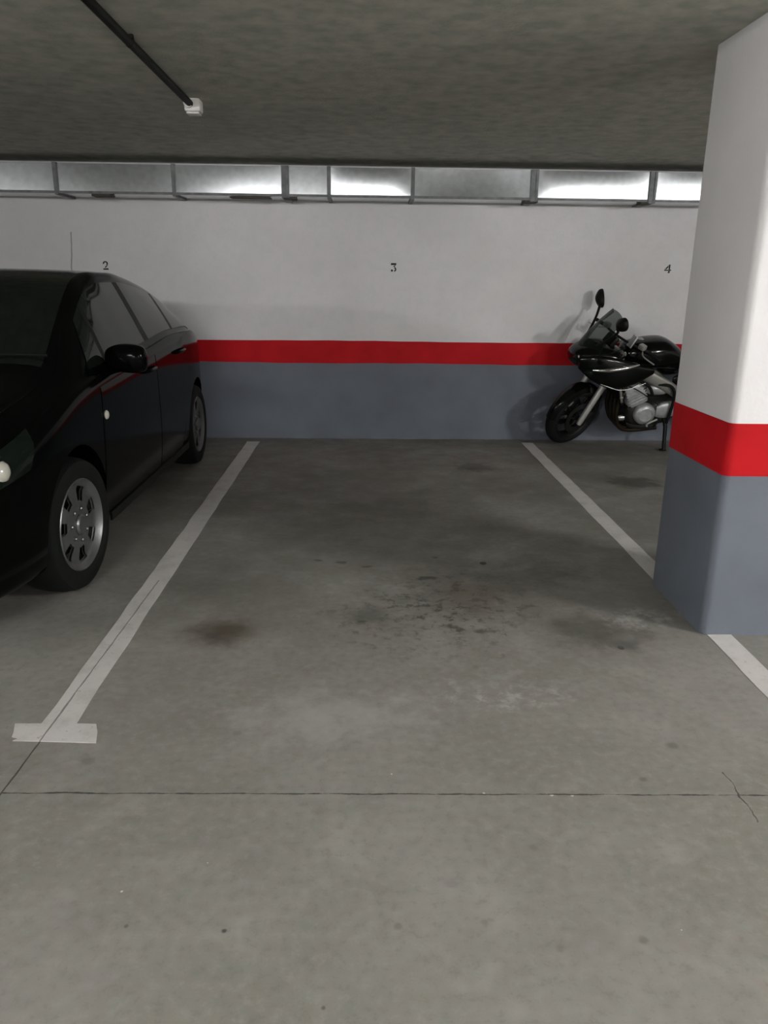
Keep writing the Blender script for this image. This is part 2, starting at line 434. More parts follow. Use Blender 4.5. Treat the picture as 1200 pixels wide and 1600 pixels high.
wb = struct(bobj('wall_back', box(((XL + XR) / 2, WALL_Y + 0.1, CEIL_Z / 2), (XR - XL, 0.2, CEIL_Z)), M['wall'], smooth=None))
wavy_slab('grey_dado', M['grey'], wb, XL, XR, 0.0, Z0 + 0.005, WALL_Y, 0.0015)
wavy_slab('red_band', M['red'], wb, XL, XR, Z0, Z1, WALL_Y, 0.0030)
for nm, c, s in (('wall_left', (XL - 0.1, (YB + WALL_Y) / 2, CEIL_Z / 2), (0.2, WALL_Y - YB + 0.4, CEIL_Z)),
                 ('wall_right', (XR + 0.1, (YB + WALL_Y) / 2, CEIL_Z / 2), (0.2, WALL_Y - YB + 0.4, CEIL_Z)),
                 ('wall_front', ((XL + XR) / 2, YB - 0.1, CEIL_Z / 2), (XR - XL, 0.2, CEIL_Z))):
    struct(bobj(nm, box(c, s), M['wall'], smooth=None))

# pillar: rounded arrises, same three paint zones
PX0, PX1, PY0, PY1 = 1.461, 2.06, 2.985, 3.587
def footprint(g, r=0.032, n=4):
    pts = []
    for (cx, cyy, a0) in ((PX1 + g - r, PY1 + g - r, 0), (PX0 - g + r, PY1 + g - r, 90), (PX0 - g + r, PY0 - g + r, 180), (PX1 + g - r, PY0 - g + r, 270)):
        for k in range(n + 1):
            a = math.radians(a0 + 90 * k / n); pts.append((cx + r * math.cos(a), cyy + r * math.sin(a)))
    return pts
pil = struct(bobj('pillar', prism(footprint(0), 0, CEIL_Z, 'Z'), M['pillar'], smooth=40))
bobj('grey_dado', prism(footprint(0.0012), 0, Z0, 'Z'), M['grey'], pil, smooth=40)
bobj('red_band', prism(footprint(0.0022), Z0 - 0.004, Z1 + 0.008, 'Z'), M['red'], pil, smooth=40)

# ------------------------------------------------------------------ bay lines (paint, 2 mm)
def line_mesh(x0, x1, y0, y1, t0, t1, ty0, ty1, seed):
    rnd = random.Random(seed)
    left = [(x0 + rnd.uniform(-.003, .003), y) for y in np.linspace(ty1, y1, 40)]
    right = [(x1 + rnd.uniform(-.003, .003), y) for y in np.linspace(y1, ty1, 40)]
    K = 0.036   # the T was painted slightly askew
    cap = [(t1, ty1 - 0.004), (t1 + K / 2 + rnd.uniform(-.004, .004), (ty0 + ty1) / 2), (t1 + K, ty0 - 0.010), ((t0 + t1) / 2, ty0), (t0 + K, ty0 + 0.004),
           (t0 + K + .012, ty0 + 0.018), (t0 + K - .012, ty0 + 0.026), (t0 + K / 2, (ty0 + ty1) / 2), (t0, ty1)]
    return prism(left + right + cap, 0.0, 0.002, 'Z')
ln = bobj('parking_line', line_mesh(-1.085, -0.972, 2.3, 7.06, -1.176, -0.902, 2.20, 2.305, 1), M['line'], smooth=None)
tag(ln, 'worn white bay line with a T end, on the floor beside the black car', 'parking line', 'white bay lines')
ln2 = bobj('parking_line', line_mesh(1.487, 1.592, 2.3, 7.08, 1.42, 1.70, 2.16, 2.268, 2), M['line'], smooth=None)
tag(ln2, 'worn white bay line running from the motorcycle past the pillar', 'parking line', 'white bay lines')

# ------------------------------------------------------------------ stencilled bay numbers
def ink(name, polys, x, z, hgt, label):
    bm = bmesh.new()
    for poly in polys:
        b2 = prism([(x + a * hgt, z + b * hgt) for a, b in poly], WALL_Y - 0.0012, WALL_Y + 0.0, 'Y')
        me = bpy.data.meshes.new('tmp'); b2.to_mesh(me); b2.free(); bm.from_mesh(me); bpy.data.meshes.remove(me)
    tag(bobj(name, bm, M['ink'], smooth=None), label, 'number', 'stencilled bay numbers')
def arc(cx, cyy, ro, ri, a0, a1, sx=1.0, n=14):
    o = [(cx + sx * ro * math.cos(math.radians(a)), cyy + ro * math.sin(math.radians(a))) for a in np.linspace(a0, a1, n)]
    i = [(cx + sx * ri * math.cos(math.radians(a)), cyy + ri * math.sin(math.radians(a))) for a in np.linspace(a1, a0, n)]
    return o + i
two = [arc(0, 0.24, 0.27, 0.12, 200, -50, 1.15), [(0.14, 0.06), (0.26, 0.02), (0.02, -0.26), (-0.16, -0.26)], [(-0.3, -0.34), (0.3, -0.30), (0.34, -0.5), (-0.3, -0.5)]]
three = [[(-0.32, 0.5), (0.32, 0.5), (0.30, 0.30), (-0.32, 0.28)], [(0.10, 0.27), (0.28, 0.27), (0.10, 0.08), (-0.06, 0.08)], arc(0.04, -0.20, 0.28, 0.12, 80, -80, 1.0), arc(-0.20, -0.34, 0.13, 0.0, 0, 360, 1.0)]
four = [[(0.12, 0.5), (0.32, 0.5), (0.30, -0.5), (0.06, -0.5), (0.06, -0.38), (0.13, -0.34)], [(0.08, 0.42), (0.08, 0.16), (-0.14, -0.06), (-0.36, -0.06)], [(-0.4, -0.10), (0.10, -0.10), (0.10, -0.24), (-0.4, -0.24)], [(0.33, -0.10), (0.46, -0.10), (0.46, -0.24), (0.33, -0.24)]]
ink('bay_number', two, -2.31, 1.552, 0.074, 'black stencilled number 2 on the white wall above the car')
ink('bay_number', three, 0.263, 1.565, 0.076, 'black stencilled number 3 on the white wall at the head of the empty bay')
ink('bay_number', four, 2.755, 1.584, 0.074, 'black stencilled number 4 on the white wall above the motorcycle')

# ------------------------------------------------------------------ galvanised air duct on the back wall
DY, DZ0, DZ1 = 6.85, 2.112, 2.338
duct = thing('air_duct', 'long galvanised steel air duct along the top of the back wall', 'air duct', (0, WALL_Y, DZ0))
seams = [-6.9, -5.8, -4.8, -3.85, -2.527, -1.568, -0.655, -0.296, 0.398, 1.41, 2.402, 3.35, 4.35, 5.4, 6.4, 7.4]
# each sheet is cross-broken: it bellies out or sinks in by a few millimetres
belly = {-3.85: 0.0, -2.527: 0.0012, -1.568: 0.002, -0.655: 0.0006, -0.296: 0.0050, 0.398: -0.0025, 1.41: 0.0052, 2.402: 0.0045}
lean = {-6.9: .006, -5.8: .006, -4.8: .006, -3.85: .006, -2.527: .005, -1.568: .0035, -0.655: .007, 0.398: .004}
def duct_section(x0, x1, b, ln_):
    bm = bmesh.new(); NX, NZ = 24, 10; g = {}
    Y1 = WALL_Y - 0.004
    for i in range(NX + 1):
        for j in range(NZ + 1):
            u, v = i / NX, j / NZ
            h = b * (1 - abs(2 * u - 1) ** 4) * (1 - abs(2 * v - 1) ** 2.0) - ln_ * v
            g[i, j] = bm.verts.new((x0 + (x1 - x0) * u, DY - h - WALL_Y, (DZ1 - DZ0) * v))
    for i in range(NX):
        for j in range(NZ): bm.faces.new((g[i, j], g[i + 1, j], g[i + 1, j + 1], g[i, j + 1]))
    bk = [[bm.verts.new((x0 + (x1 - x0) * i / NX, -0.004, z)) for i in range(NX + 1)] for z in (0, DZ1 - DZ0)]
    for i in range(NX):
        bm.faces.new((g[i, 0], bk[0][i], bk[0][i + 1], g[i + 1, 0]))
        bm.faces.new((g[i, NZ], g[i + 1, NZ], bk[1][i + 1], bk[1][i]))
        bm.faces.new((bk[0][i], bk[1][i], bk[1][i + 1], bk[0][i + 1]))
    bm.faces.new([g[0, j] for j in range(NZ + 1)] + [bk[1][0], bk[0][0]])
    bm.faces.new([g[NX, j] for j in range(NZ, -1, -1)] + [bk[0][NX], bk[1][NX]])
    return bm
for x0, x1 in zip(seams, seams[1:]):
    sec = bobj('duct_section', duct_section(x0 + 0.004, x1 - 0.004, belly.get(x0, 0.002), lean.get(x0, 0.0)), M['zinc'], duct, smooth=30)
for x in seams[1:-1]:
    wd = 0.062 if x in (-0.655, 1.41, 2.402) else 0.03
    bm = bmesh.new()
    d, h = WALL_Y - DY, DZ1 - DZ0
    add_box(bm, (x, -d / 2 - 0.012, -0.007), (wd, d + 0.008, 0.014))
    add_box(bm, (x, -d / 2 - 0.012, h + 0.003), (wd, d + 0.008, 0.006))
    add_box(bm, (x, -d - 0.008, h / 2), (wd, 0.016, h))
    if wd > 0.05: add_box(bm, (x + 0.012, -d - 0.017, h / 2), (0.006, 0.012, h))
    bobj('flange', bm, M['zinc_edge'], duct, smooth=None)
# bottom return lip and sealant lumps / strap feet under the joints
bm = bmesh.new(); add_box(bm, (0.2, DY - WALL_Y - 0.004, 0.006), (13.0, 0.008, 0.02)); bobj('bottom_lip', bm, M['zinc_edge'], duct, smooth=None)
for x, sx in ((-2.17, 0.16), (-0.62, 0.11), (1.39, 0.12), (-0.95, 0.34), (2.36, 0.09)):
    bm = bmesh.new(); add_box(bm, (x, DY - WALL_Y + 0.06, -0.012), (sx, 0.13, 0.022 if sx < 0.3 else 0.012), 0.008)
    bobj('strap_foot', bm, M['rust'], duct)
# ------------------------------------------------------------------ conduit and junction box on the ceiling
PZ = CEIL_Z - 0.03
cd = thing('conduit', 'straight black conduit pipe running along the dark ceiling', 'pipe', (-0.962, 4.70, PZ))
bobj('pipe', tube([(0, 0, 0), (0, -4.0, 0), (0, -9.0, 0)], 0.0185, 14), M['pipe'], cd)
for y in (-1.12, -2.4, -3.7, -5.2, -6.8):
    bm = bmesh.new(); add_lathe(bm, [(0.0185, -0.009), (0.0200, -0.008), (0.0200, 0.008), (0.0185, 0.009)], (0, y, 0), 'Y', 18)
    add_box(bm, (0, y, 0.022), (0.03, 0.02, 0.016)); bobj('clip', bm, M['pipe'], cd)
jb = thing('junction_box', 'small white plastic junction box at the end of the black ceiling pipe', 'junction box', (-0.952, 4.75, CEIL_Z))
bobj('housing', box((0, 0, -0.034), (0.088, 0.095, 0.068), 0.012), M['boxw'], jb)
bobj('lid', box((0, 0, -0.073), (0.070, 0.075, 0.010), 0.004), M['boxw'], jb)
bobj('cable_gland', lathe([(0.024, -0.075), (0.024, -0.055), (0.019, -0.05), (0.019, -0.046)], (-0.017, -0.0, -0.03), 'Y', 16), M['boxw'], jb)

# ------------------------------------------------------------------ garage ceiling lamps
where = ['in the aisle right of the pillar', 'on the ceiling behind the empty bay', 'on the ceiling across the aisle at the right', 'at the far side of the aisle', 'left of the black car']
for i, (lx, ly, alx, st) in enumerate(LAMPS):
    L = 1.25; rz = Matrix.Rotation(0 if alx else math.pi / 2, 4, 'Z')
    t = thing('ceiling_lamp', 'long fluorescent batten lamp ' + where[i], 'lamp', (lx, ly, CEIL_Z), 'fluorescent ceiling lamps')
    bobj('housing', xform(box((0, 0, -0.035), (L + 0.1, 0.09, 0.07), 0.006), rz), M['lamp'], t)
    bobj('tube', xform(tube([(-L / 2, 0, -0.105), (L / 2, 0, -0.105)], 0.022, 14), rz), emis('lamp_tube_glow', (1.0, 0.975, 0.985), st), t)
    for s in (-1, 1):
        bobj('lamp_holder', xform(box((s * (L / 2 + 0.012), 0, -0.09), (0.024, 0.05, 0.075), 0.004), rz), M['lamp'], t)

# ------------------------------------------------------------------ black car in the left bay (front towards the camera)
CX, CY = -2.205, 2.575         # car's middle line, car's nose
car = thing('car', 'black hatchback car parked in the left bay, nose towards the aisle', 'car', (CX, CY, 0))

def curve(pts):
    xs = np.array([p[0] for p in pts]); ys = np.array([p[1] for p in pts])
    d = np.diff(ys) / np.diff(xs); m = np.zeros(len(xs))
    m[1:-1] = np.where(d[:-1] * d[1:] > 0, 2 * d[:-1] * d[1:] / (d[:-1] + d[1:] + 1e-12), 0)
    m[0], m[-1] = d[0], d[-1]
    def f(x):
        x = float(np.clip(x, xs[0], xs[-1])); i = min(int(np.searchsorted(xs, x, 'right')) - 1, len(xs) - 2)
        h = xs[i + 1] - xs[i]; t = (x - xs[i]) / h
        return float((2 * t ** 3 - 3 * t * t + 1) * ys[i] + (t ** 3 - 2 * t * t + t) * h * m[i] + (-2 * t ** 3 + 3 * t * t) * ys[i + 1] + (t ** 3 - t * t) * h * m[i + 1])
    return f
LEN = 4.28
ztop = curve([(0, .63), (.06, .70), (.22, .80), (.55, .91), (.95, 1.005), (1.06, 1.045), (1.45, 1.265), (1.85, 1.455), (2.15, 1.494), (2.5, 1.494), (2.8, 1.47), (3.1, 1.432), (3.45, 1.378), (3.7, 1.315), (3.86, 1.24), (4.0, 1.13), (4.08, 1.05), (4.18, .95), (4.28, .76)])
belt = curve([(0, .55), (.06, .61), (.22, .71), (.55, .81), (.95, .915), (1.06, .94), (1.4, .985), (2.3, 1.045), (3.0, 1.085), (3.5, 1.08), (3.8, 1.03), (4.02, .95), (4.18, .86), (4.28, .66)])
WW = curve([(0, .56), (.05, .68), (.15, .755), (.3, .81), (.6, .862), (.9, .88), (2.0, .885), (3.4, .885), (3.8, .862), (4.05, .80), (4.2, .72), (4.28, .60)])
WR = curve([(0, .46), (.15, .60), (.5, .69), (.95, .735), (1.2, .715), (1.6, .665), (2.0, .63), (2.6, .62), (3.2, .61), (3.7, .585), (4.0, .565), (4.18, .56), (4.28, .44)])
zbot = curve([(0, .30), (.1, .21), (.4, .19), (3.9, .20), (4.15, .26), (4.28, .36)])

def half_section(s):
    W, b, zt, wr, z0 = WW(s), belt(s), ztop(s), WR(s), zbot(s)
    cut = min(0.04, 0.5 * (zt - b))
    cp_ = [(0, z0), (W - .25, z0), (W - .07, z0 + .015), (W - .02, z0 + .10), (W - .004, .45 if z0 < .33 else z0 + .12), (W, min(.62, b - .12)), (W - .012, b - .055), (W - .055, b),
          ((W - .055 + wr) / 2 + .006, (b + zt - cut) / 2), (wr, zt - cut), (wr - .09, zt - cut * .32), (wr * .5, zt - cut * .06), (0, zt)]
    P = [Vector((x, z, 0)) for x, z in cp_]
    q = smooth_path(P, 5)
    return [(p.x, p.y) for p in q]
ST = list(np.unique(np.concatenate([np.linspace(0, .3, 10), np.linspace(.3, 3.9, 60), np.linspace(3.9, LEN, 14)])))
SEC = {}
def sec(s):
    s = round(float(s), 4)
    if s not in SEC: SEC[s] = half_section(s)
    return SEC[s]
def side_w(s, z):
    q = sec(s); i0, i1 = 15, 45
    zs = np.maximum.accumulate(np.array([p[1] for p in q[i0:i1 + 1]])); ws = [p[0] for p in q[i0:i1 + 1]]
    return float(np.interp(z, zs, ws))
def top_z(s, wv):
    q = sec(s)[45:]; ws = [p[0] for p in q][::-1]; zs = [p[1] for p in q][::-1]
    return float(np.interp(abs(wv), ws, zs))

def apply_bool(o, cutters):
    for c in cutters:
        md = o.modifiers.new('cut', 'BOOLEAN'); md.object = c; md.operation = 'DIFFERENCE'; md.solver = 'EXACT'
    dg = bpy.context.evaluated_depsgraph_get()
    me = bpy.data.meshes.new_from_object(o.evaluated_get(dg))
    o.modifiers.clear(); old = o.data; o.data = me; bpy.data.meshes.remove(old)
    for c in cutters:
        cm = c.data; bpy.data.objects.remove(c); bpy.data.meshes.remove(cm)
    for p in o.data.polygons: p.use_smooth = True
    o.data.set_sharp_from_angle(angle=math.radians(38))

bm = bmesh.new(); rings = []
for s in ST:
    h = sec(s); ring = [(x, z) for x, z in h] + [(-x, z) for x, z in h[-2:0:-1]]
    rings.append([bm.verts.new((x, s, z)) for x, z in ring])
for a, b in zip(rings, rings[1:]):
    n = len(a)
    for k in range(n): bm.faces.new((a[k], a[(k + 1) % n], b[(k + 1) % n], b[k]))
bm.faces.new(rings[0][::-1]); bm.faces.new(rings[-1])
body = bobj('body', bm, M['black_paint'], car, smooth=38)
FA, RA, WHR = 0.945, 3.60, 0.322
cut = []
for ax in (FA, RA):
    for sd in (-1, 1):
        cut.append(bobj('cutter', lathe([(0.368, sd * 0.56), (0.368, sd * 1.0)], (0, ax, WHR + 0.01), 'X', 48), None, car, smooth=None))
bpy.context.view_layer.update()
apply_bool(body, cut)

def side_patch(name, m, par, sL, sR, zlo, zhi, off, sd, nu=16, nv=10, th=0.004):
    """panel lying on the car's flank; sL, sR functions of v, zlo, zhi functions of s"""
    bm = bmesh.new(); o, i_ = {}, {}
    for a in range(nu + 1):
        for b in range(nv + 1):
            v = b / nv; s = sL(v) + (sR(v) - sL(v)) * a / nu; z = zlo(s) + (zhi(s) - zlo(s)) * v
            wv = side_w(s, z)
            e = .01
            n_ = Vector((1, -(side_w(s + e, z) - side_w(s - e, z)) / (2 * e), -(side_w(s, z + e) - side_w(s, z - e)) / (2 * e))).normalized()
            P = Vector((wv, s, z)); q = P + n_ * off; r = P + n_ * (off - th)
            o[a, b] = bm.verts.new((sd * q.x, q.y, q.z)); i_[a, b] = bm.verts.new((sd * r.x, r.y, r.z))
    for a in range(nu):
        for b in range(nv):
            bm.faces.new((o[a, b], o[a + 1, b], o[a + 1, b + 1], o[a, b + 1]))
    edge = [(a, 0) for a in range(nu)] + [(nu, b) for b in range(nv)] + [(a, nv) for a in range(nu, 0, -1)] + [(0, b) for b in range(nv, 0, -1)]
    for k in range(len(edge)):
        p, q = edge[k], edge[(k + 1) % len(edge)]
        bm.faces.new((o[p], i_[p], i_[q], o[q]))
    return bobj(name, bm, m, par, smooth=40)

def top_patch(name, m, par, s0, s1, wf, off, nu=24, nv=14, th=0.004):
    bm = bmesh.new(); o, i_ = {}, {}
    for a in range(nu + 1):
        for b in range(nv + 1):
            s = s0 + (s1 - s0) * b / nv; wv = wf(s) * (2 * a / nu - 1); e = .01
            n_ = Vector((0, -(top_z(s + e, wv) - top_z(s - e, wv)) / (2 * e), 1)).normalized()
            P = Vector((wv, s, top_z(s, wv))); q = P + n_ * off; r = P + n_ * (off - th)
            o[a, b] = bm.verts.new(q); i_[a, b] = bm.verts.new(r)
    for a in range(nu):
        for b in range(nv): bm.faces.new((o[a, b], o[a + 1, b], o[a + 1, b + 1], o[a, b + 1]))
    edge = [(a, 0) for a in range(nu)] + [(nu, b) for b in range(nv)] + [(a, nv) for a in range(nu, 0, -1)] + [(0, b) for b in range(nv, 0, -1)]
    for k in range(len(edge)):
        p, q = edge[k], edge[(k + 1) % len(edge)]
        bm.faces.new((o[p], i_[p], i_[q], o[q]))
    return bobj(name, bm, m, par, smooth=40)

rail = lambda s: ztop(s) - 0.04 - 0.035
sill_w = lambda s: belt(s) + 0.018
for sd in (1, -1):
    # doors: thin outer skins so the shut lines show, with a handle each
    fd = side_patch('door', M['black_paint'], car, lambda v: 1.26 + .10 * v, lambda v: 2.40, lambda s: .27, lambda s: belt(s) - .012, .003, sd, 18, 12)
    rd = side_patch('door', M['black_paint'], car, lambda v: 2.415, lambda v: 3.10 + .30 * v, lambda s: .27 + max(0, s - 3.05) * 1.6, lambda s: belt(s) - .012, .003, sd, 18, 12)
    for d_, hs in ((fd, 2.22), (rd, 3.02)):
        hz = belt(hs) - .13; hw = side_w(hs, hz)
        bobj('handle', tube([(sd * (hw + .004), hs - .09, hz - .004), (sd * (hw + .032), hs - .07, hz), (sd * (hw + .032), hs + .07, hz + .004), (sd * (hw + .004), hs + .09, hz + .004)], .011, 10, 3), M['black_paint'], d_)
    # glazing
    side_patch('quarter_window', M['car_glass'], car, lambda v: 1.36 + .17 * v, lambda v: 1.60 + .05 * v, sill_w, lambda s: min(rail(s), 1.44), .0045, sd, 6, 8)
    side_patch('side_window', M['car_glass'], car, lambda v: 1.645 + .05 * v, lambda v: 2.385 - .01 * v, sill_w, lambda s: min(rail(s), 1.44), .0045, sd, 16, 10)
    side_patch('side_window', M['car_glass'], car, lambda v: 2.475 - .01 * v, lambda v: 3.08 + .12 * v, sill_w, lambda s: min(rail(s), 1.44), .0045, sd, 16, 10)
    side_patch('quarter_window', M['car_glass'], car, lambda v: 3.135 + .12 * v, lambda v: 3.74 - .08 * v, sill_w, lambda s: min(rail(s), 1.44), .0045, sd, 8, 8)
    side_patch('window_pillar_trim', M['trim'], car, lambda v: 2.385 - .01 * v, lambda v: 2.475 - .01 * v, sill_w, lambda s: min(rail(s), 1.44), .005, sd, 3, 8)
    side_patch('window_pillar_trim', M['trim'], car, lambda v: 1.60 + .05 * v, lambda v: 1.645 + .05 * v, sill_w, lambda s: min(rail(s), 1.44), .005, sd, 3, 8)
    side_patch('window_pillar_trim', M['trim'], car, lambda v: 3.08 + .12 * v, lambda v: 3.135 + .12 * v, sill_w, lambda s: min(rail(s), 1.44), .005, sd, 3, 8)
    side_patch('sill_trim', M['trim'], car, lambda v: FA + .40, lambda v: RA - .40, lambda s: .215, lambda s: .262, .010, sd, 20, 3, .012)
    # door mirror on its foot
    bm = bmesh.new(); MS, MZ, MX = 1.62, 1.035, .930
    add_loft(bm, dense([(-.105, 0, .018, .022), (-.09, .002, .045, .05), (-.03, .004, .068, .072), (.05, .002, .070, .076), (.100, 0, .052, .062), (.115, -.004, .018, .026)], 4), 22, 2.7)
    R_ = Matrix.Rotation(math.radians(0), 4, 'Z')
    for v in bm.verts:
        x, y, z = v.co; v.co = (sd * (MX + x), MS + y * (1.0 if y < 0 else .55), MZ + z + .06 * (-x) * .3)
    add_tube(bm, [(sd * .80, MS + .02, .98), (sd * .865, MS + .01, .985), (sd * .91, MS, 1.0)], [.035, .028, .03], 12, 3)
    mir = bobj('door_mirror', bm, M['black_paint'], car, smooth=50)
    bobj('mirror_glass', box((sd * MX, MS + .042, MZ), (.17, .006, .105), .002), M['mirror'], mir)
    # round side repeater behind the wheel, headlamp and tail lamp wrapping the corners
    rs, rz_ = 1.37, .775; rw = side_w(rs, rz_)
    bobj('side_repeater', lathe([(.024, sd * -.004), (.024, sd * .006), (.017, sd * .014), (.006, sd * .017)], (sd * rw, rs, rz_), 'X', 20), M['lens'], car)
    hl = side_patch('headlight', M['lens_dark'], car, lambda v: .045, lambda v: .50 + .12 * v, lambda s: .615 + .16 * s, lambda s: belt(s) + .012 if s > .2 else belt(s) - .01, .004, sd, 12, 6)
    bobj('indicator_bowl', lathe([(.040, sd * -.02), (.043, sd * .012), (.032, sd * .028), (.012, sd * .036)], (sd * (side_w(.35, .722) - .002), .35, .722), 'X', 24), M['lens'], hl)
    side_patch('tail_light', M['redlens'], car, lambda v: 3.97 - .05 * v, lambda v: 4.25 - .04 * v, lambda s: .70, lambda s: min(belt(s) - .01, .93), .004, sd, 8, 6)

wwin = lambda s: WR(s) - .035
wsc = top_patch('windscreen', M['car_glass'], car, 1.10, 1.93, wwin, .004)
for a in (-.25, .22):
    bobj('wiper', tube([(a, 1.08, top_z(1.08, a) + .014), (a + .18, 1.13, top_z(1.13, a + .18) + .018), (a + .48, 1.16, top_z(1.16, min(a + .48, .66)) + .014)], .007, 8, 4), M['trim'], wsc)
top_patch('rear_window', M['car_glass'], car, 3.74, 4.04, lambda s: WR(s) - .06, .004, 16, 8)
top_patch('bonnet', M['black_paint'], car, .14, 1.02, lambda s: WR(s) - .02, .003, 18, 14)
# nose: grille, lower intake, bumper strip (seen only from the aisle)
def nose(name, m, w0, z0, z1, dep, par=car):
    bm = bmesh.new(); n = 18; R0, R1 = [], []
    for k in range(n + 1):
        x = -w0 + 2 * w0 * k / n; y = 0.24 * max(0, (abs(x) - .45) / .35) ** 2
        R0.append([bm.verts.new((x, y - dep, z)) for z in (z0, z1)]); R1.append([bm.verts.new((x, y + .05, z)) for z in (z0, z1)])
    for k in range(n):
        bm.faces.new((R0[k][0], R0[k + 1][0], R0[k + 1][1], R0[k][1])); bm.faces.new((R1[k][0], R1[k][1], R1[k + 1][1], R1[k + 1][0]))
        bm.faces.new((R0[k][0], R1[k][0], R1[k + 1][0], R0[k + 1][0])); bm.faces.new((R0[k][1], R0[k + 1][1], R1[k + 1][1], R1[k][1]))
    for k in (0, n): bm.faces.new((R0[k][0], R0[k][1], R1[k][1], R1[k][0]))
    return bobj(name, bm, m, par)
nose('bumper', M['black_paint'], .66, .42, .56, .012)
nose('grille', M['trim'], .30, .575, .63, .010)
nose('lower_intake', M['trim'], .48, .30, .40, .008)

def car_wheel(y, sd):
    cx, cz = sd * .868, WHR
    turn = Matrix.Translation((sd * .77, y, 0)) @ Matrix.Rotation(math.radians(-5.5 if y < 2 else 0), 4, 'Z') @ Matrix.Translation((-sd * .77, -y, 0))
    W0 = .215 / 2; r = WHR
    rim = bmesh.new()
    # dished face with seven long openings, rounded hub
    NS = 7; NT = NS * 16; PH = math.radians(-7); radii = [.022, .05, .075, .095, .115, .135, .155, .172, .186, .199, .210]
    def dish(q): return -.012 - .022 * (q / .2) ** 2 + .030 * max(0, (q - .165) / .041) ** 1.5
    for back in (0, 1):
        g = {}
        for i, q in enumerate(radii):
            for k in range(NT):
                th = 2 * math.pi * (k + .5) / NT + PH
                g[i, k] = rim.verts.new((cx + sd * (dish(q) - .014 * back), y + q * math.cos(th), cz + q * math.sin(th)))
        for i in range(len(radii) - 1):
            qm = (radii[i] + radii[i + 1]) / 2
            for k in range(NT):
                ph = ((k + 1) % 16) - 8 + .0
                half = 3.1 if .112 < qm < .19 else 0
                if qm > .155: half = 3.6 if qm < .19 else 0
                if half and abs(((k + 1.0) % 16) - 8) <= half: continue
                rim.faces.new((g[i, k], g[i, (k + 1) % NT], g[i + 1, (k + 1) % NT], g[i + 1, k]))
    add_lathe(rim, [(.226, sd * -.005), (.217, sd * .004), (.208, sd * -.004), (.198, sd * -.06), (.185, sd * -.15), (.205, sd * -.19), (.215, sd * -.19), (.2, sd * -.15), (.212, sd * -.03)], (cx, y, cz), 'X', 56, closed=True)
    add_lathe(rim, [(.05, sd * -.02), (.05, sd * -.004), (.040, sd * .004), (.012, sd * .006)], (cx, y, cz), 'X', 28)
    for k in range(NS):
        th = 2 * math.pi * (k + .5) / NS + 2 * math.pi * 8 / NT - math.pi / NS + PH
        add_lathe(rim, [(.010, sd * -.03), (.010, sd * -.008), (.006, sd * -.004)], (cx, y + .078 * math.cos(th), cz + .078 * math.sin(th)), 'X', 8)
    xform(rim, turn); wh = bobj('wheel', rim, M['alloy'], car, smooth=30)
    prof = [(.212, -.09), (.235, -.105), (.275, -.108), (.303, -.098), (.315, -.075), (r, -.03), (r, .03), (.315, .075), (.303, .098), (.275, .108), (.235, .105), (.212, .09)]
    bobj('tyre', xform(lathe([(a, b * sd) for a, b in prof], (cx - sd * .098, y, cz), 'X', 64, closed=True), turn), M['rubber'], wh)
    bobj('brake_disc', lathe([(.02, 0), (.145, 0), (.145, sd * .02), (.02, sd * .02)], (cx - sd * .10, y, cz), 'X', 36), M['dark_metal'], wh)
    bobj('wheel_well_liner', lathe([(.12, -.14 * sd), (.2, -.14 * sd), (.2, -.13 * sd), (.12, -.13 * sd)], (cx - sd * .03, y, cz), 'X', 36), M['trim'], wh)
for y in (FA, RA):
    for sd in (1, -1): car_wheel(y, sd)

# ------------------------------------------------------------------ motorcycle by the wall in the right bay, on its side stand
LEAN, HEAD, STEER = math.radians(12.5), math.radians(184.5), math.radians(30)
bike = thing('motorcycle', 'black half-faired motorcycle leaning on its side stand under number 4', 'motorcycle', (1.90, 6.985, 0.002))
bike.rotation_mode = 'QUATERNION'
BM = Matrix.Rotation(HEAD, 4, 'Z') @ Matrix.Rotation(-LEAN, 4, 'X')
bike.rotation_quaternion = BM.to_quaternion()
BW = Matrix.Translation(bike.location) @ BM
BI = BW.inverted()
AX = Vector((-.4226, 0, .9063)); AP = Vector((-.30, 0, .95))
ST_M = Matrix.Translation(AP) @ Matrix.Rotation(STEER, 4, AX) @ Matrix.Translation(-AP)
def bp(name, bm, m, par=None, smooth=40, steer=False):
    if steer: xform(bm, ST_M)
    return bobj(name, bm, m, par or bike, smooth)

def moto_wheel(x, R, tw, rr, ns, steer, dz=0.0):
    c = (x, 0, R + dz)
    bm = bmesh.new(); h = tw / 2
    add_lathe(bm, [(rr + .012, -h * .72), (rr + .004, -h * .78), (rr - .012, -h * .6), (rr - .022, 0), (rr - .012, h * .6), (rr + .004, h * .78), (rr + .012, h * .72), (rr, 0)], c, 'Y', 56, closed=True)
    add_lathe(bm, [(.016, -.06), (.035, -.055), (.035, .055), (.016, .06)], c, 'Y', 24)
    for k in range(ns):
        a = 2 * math.pi * k / ns + .35
        for s in (-.13, .13):
            add_tube(bm, [(c[0] + .03 * math.cos(a), 0, c[2] + .03 * math.sin(a)), (c[0] + .11 * math.cos(a + s * .6), 0, c[2] + .11 * math.sin(a + s * .6)), (c[0] + (rr - .01) * math.cos(a + s), 0, c[2] + (rr - .01) * math.sin(a + s))], [.016, .011, .013], 8, 2)
    wh = bp('wheel', bm, M['trim'], steer=steer)
    pr = [(rr + .006, -h * .72)] + [(R - h * .95 + h * .95 * math.cos(math.radians(a)), h * math.sin(math.radians(a))) for a in range(-90, 91, 12)] + [(rr + .006, h * .72)]
    bp('tyre', lathe(pr, c, 'Y', 64, closed=True), M['rubber'], wh, steer=steer)
    return wh, c
fwheel, fc = moto_wheel(0.0, .30, .125, .216, 3, True, 0.010)
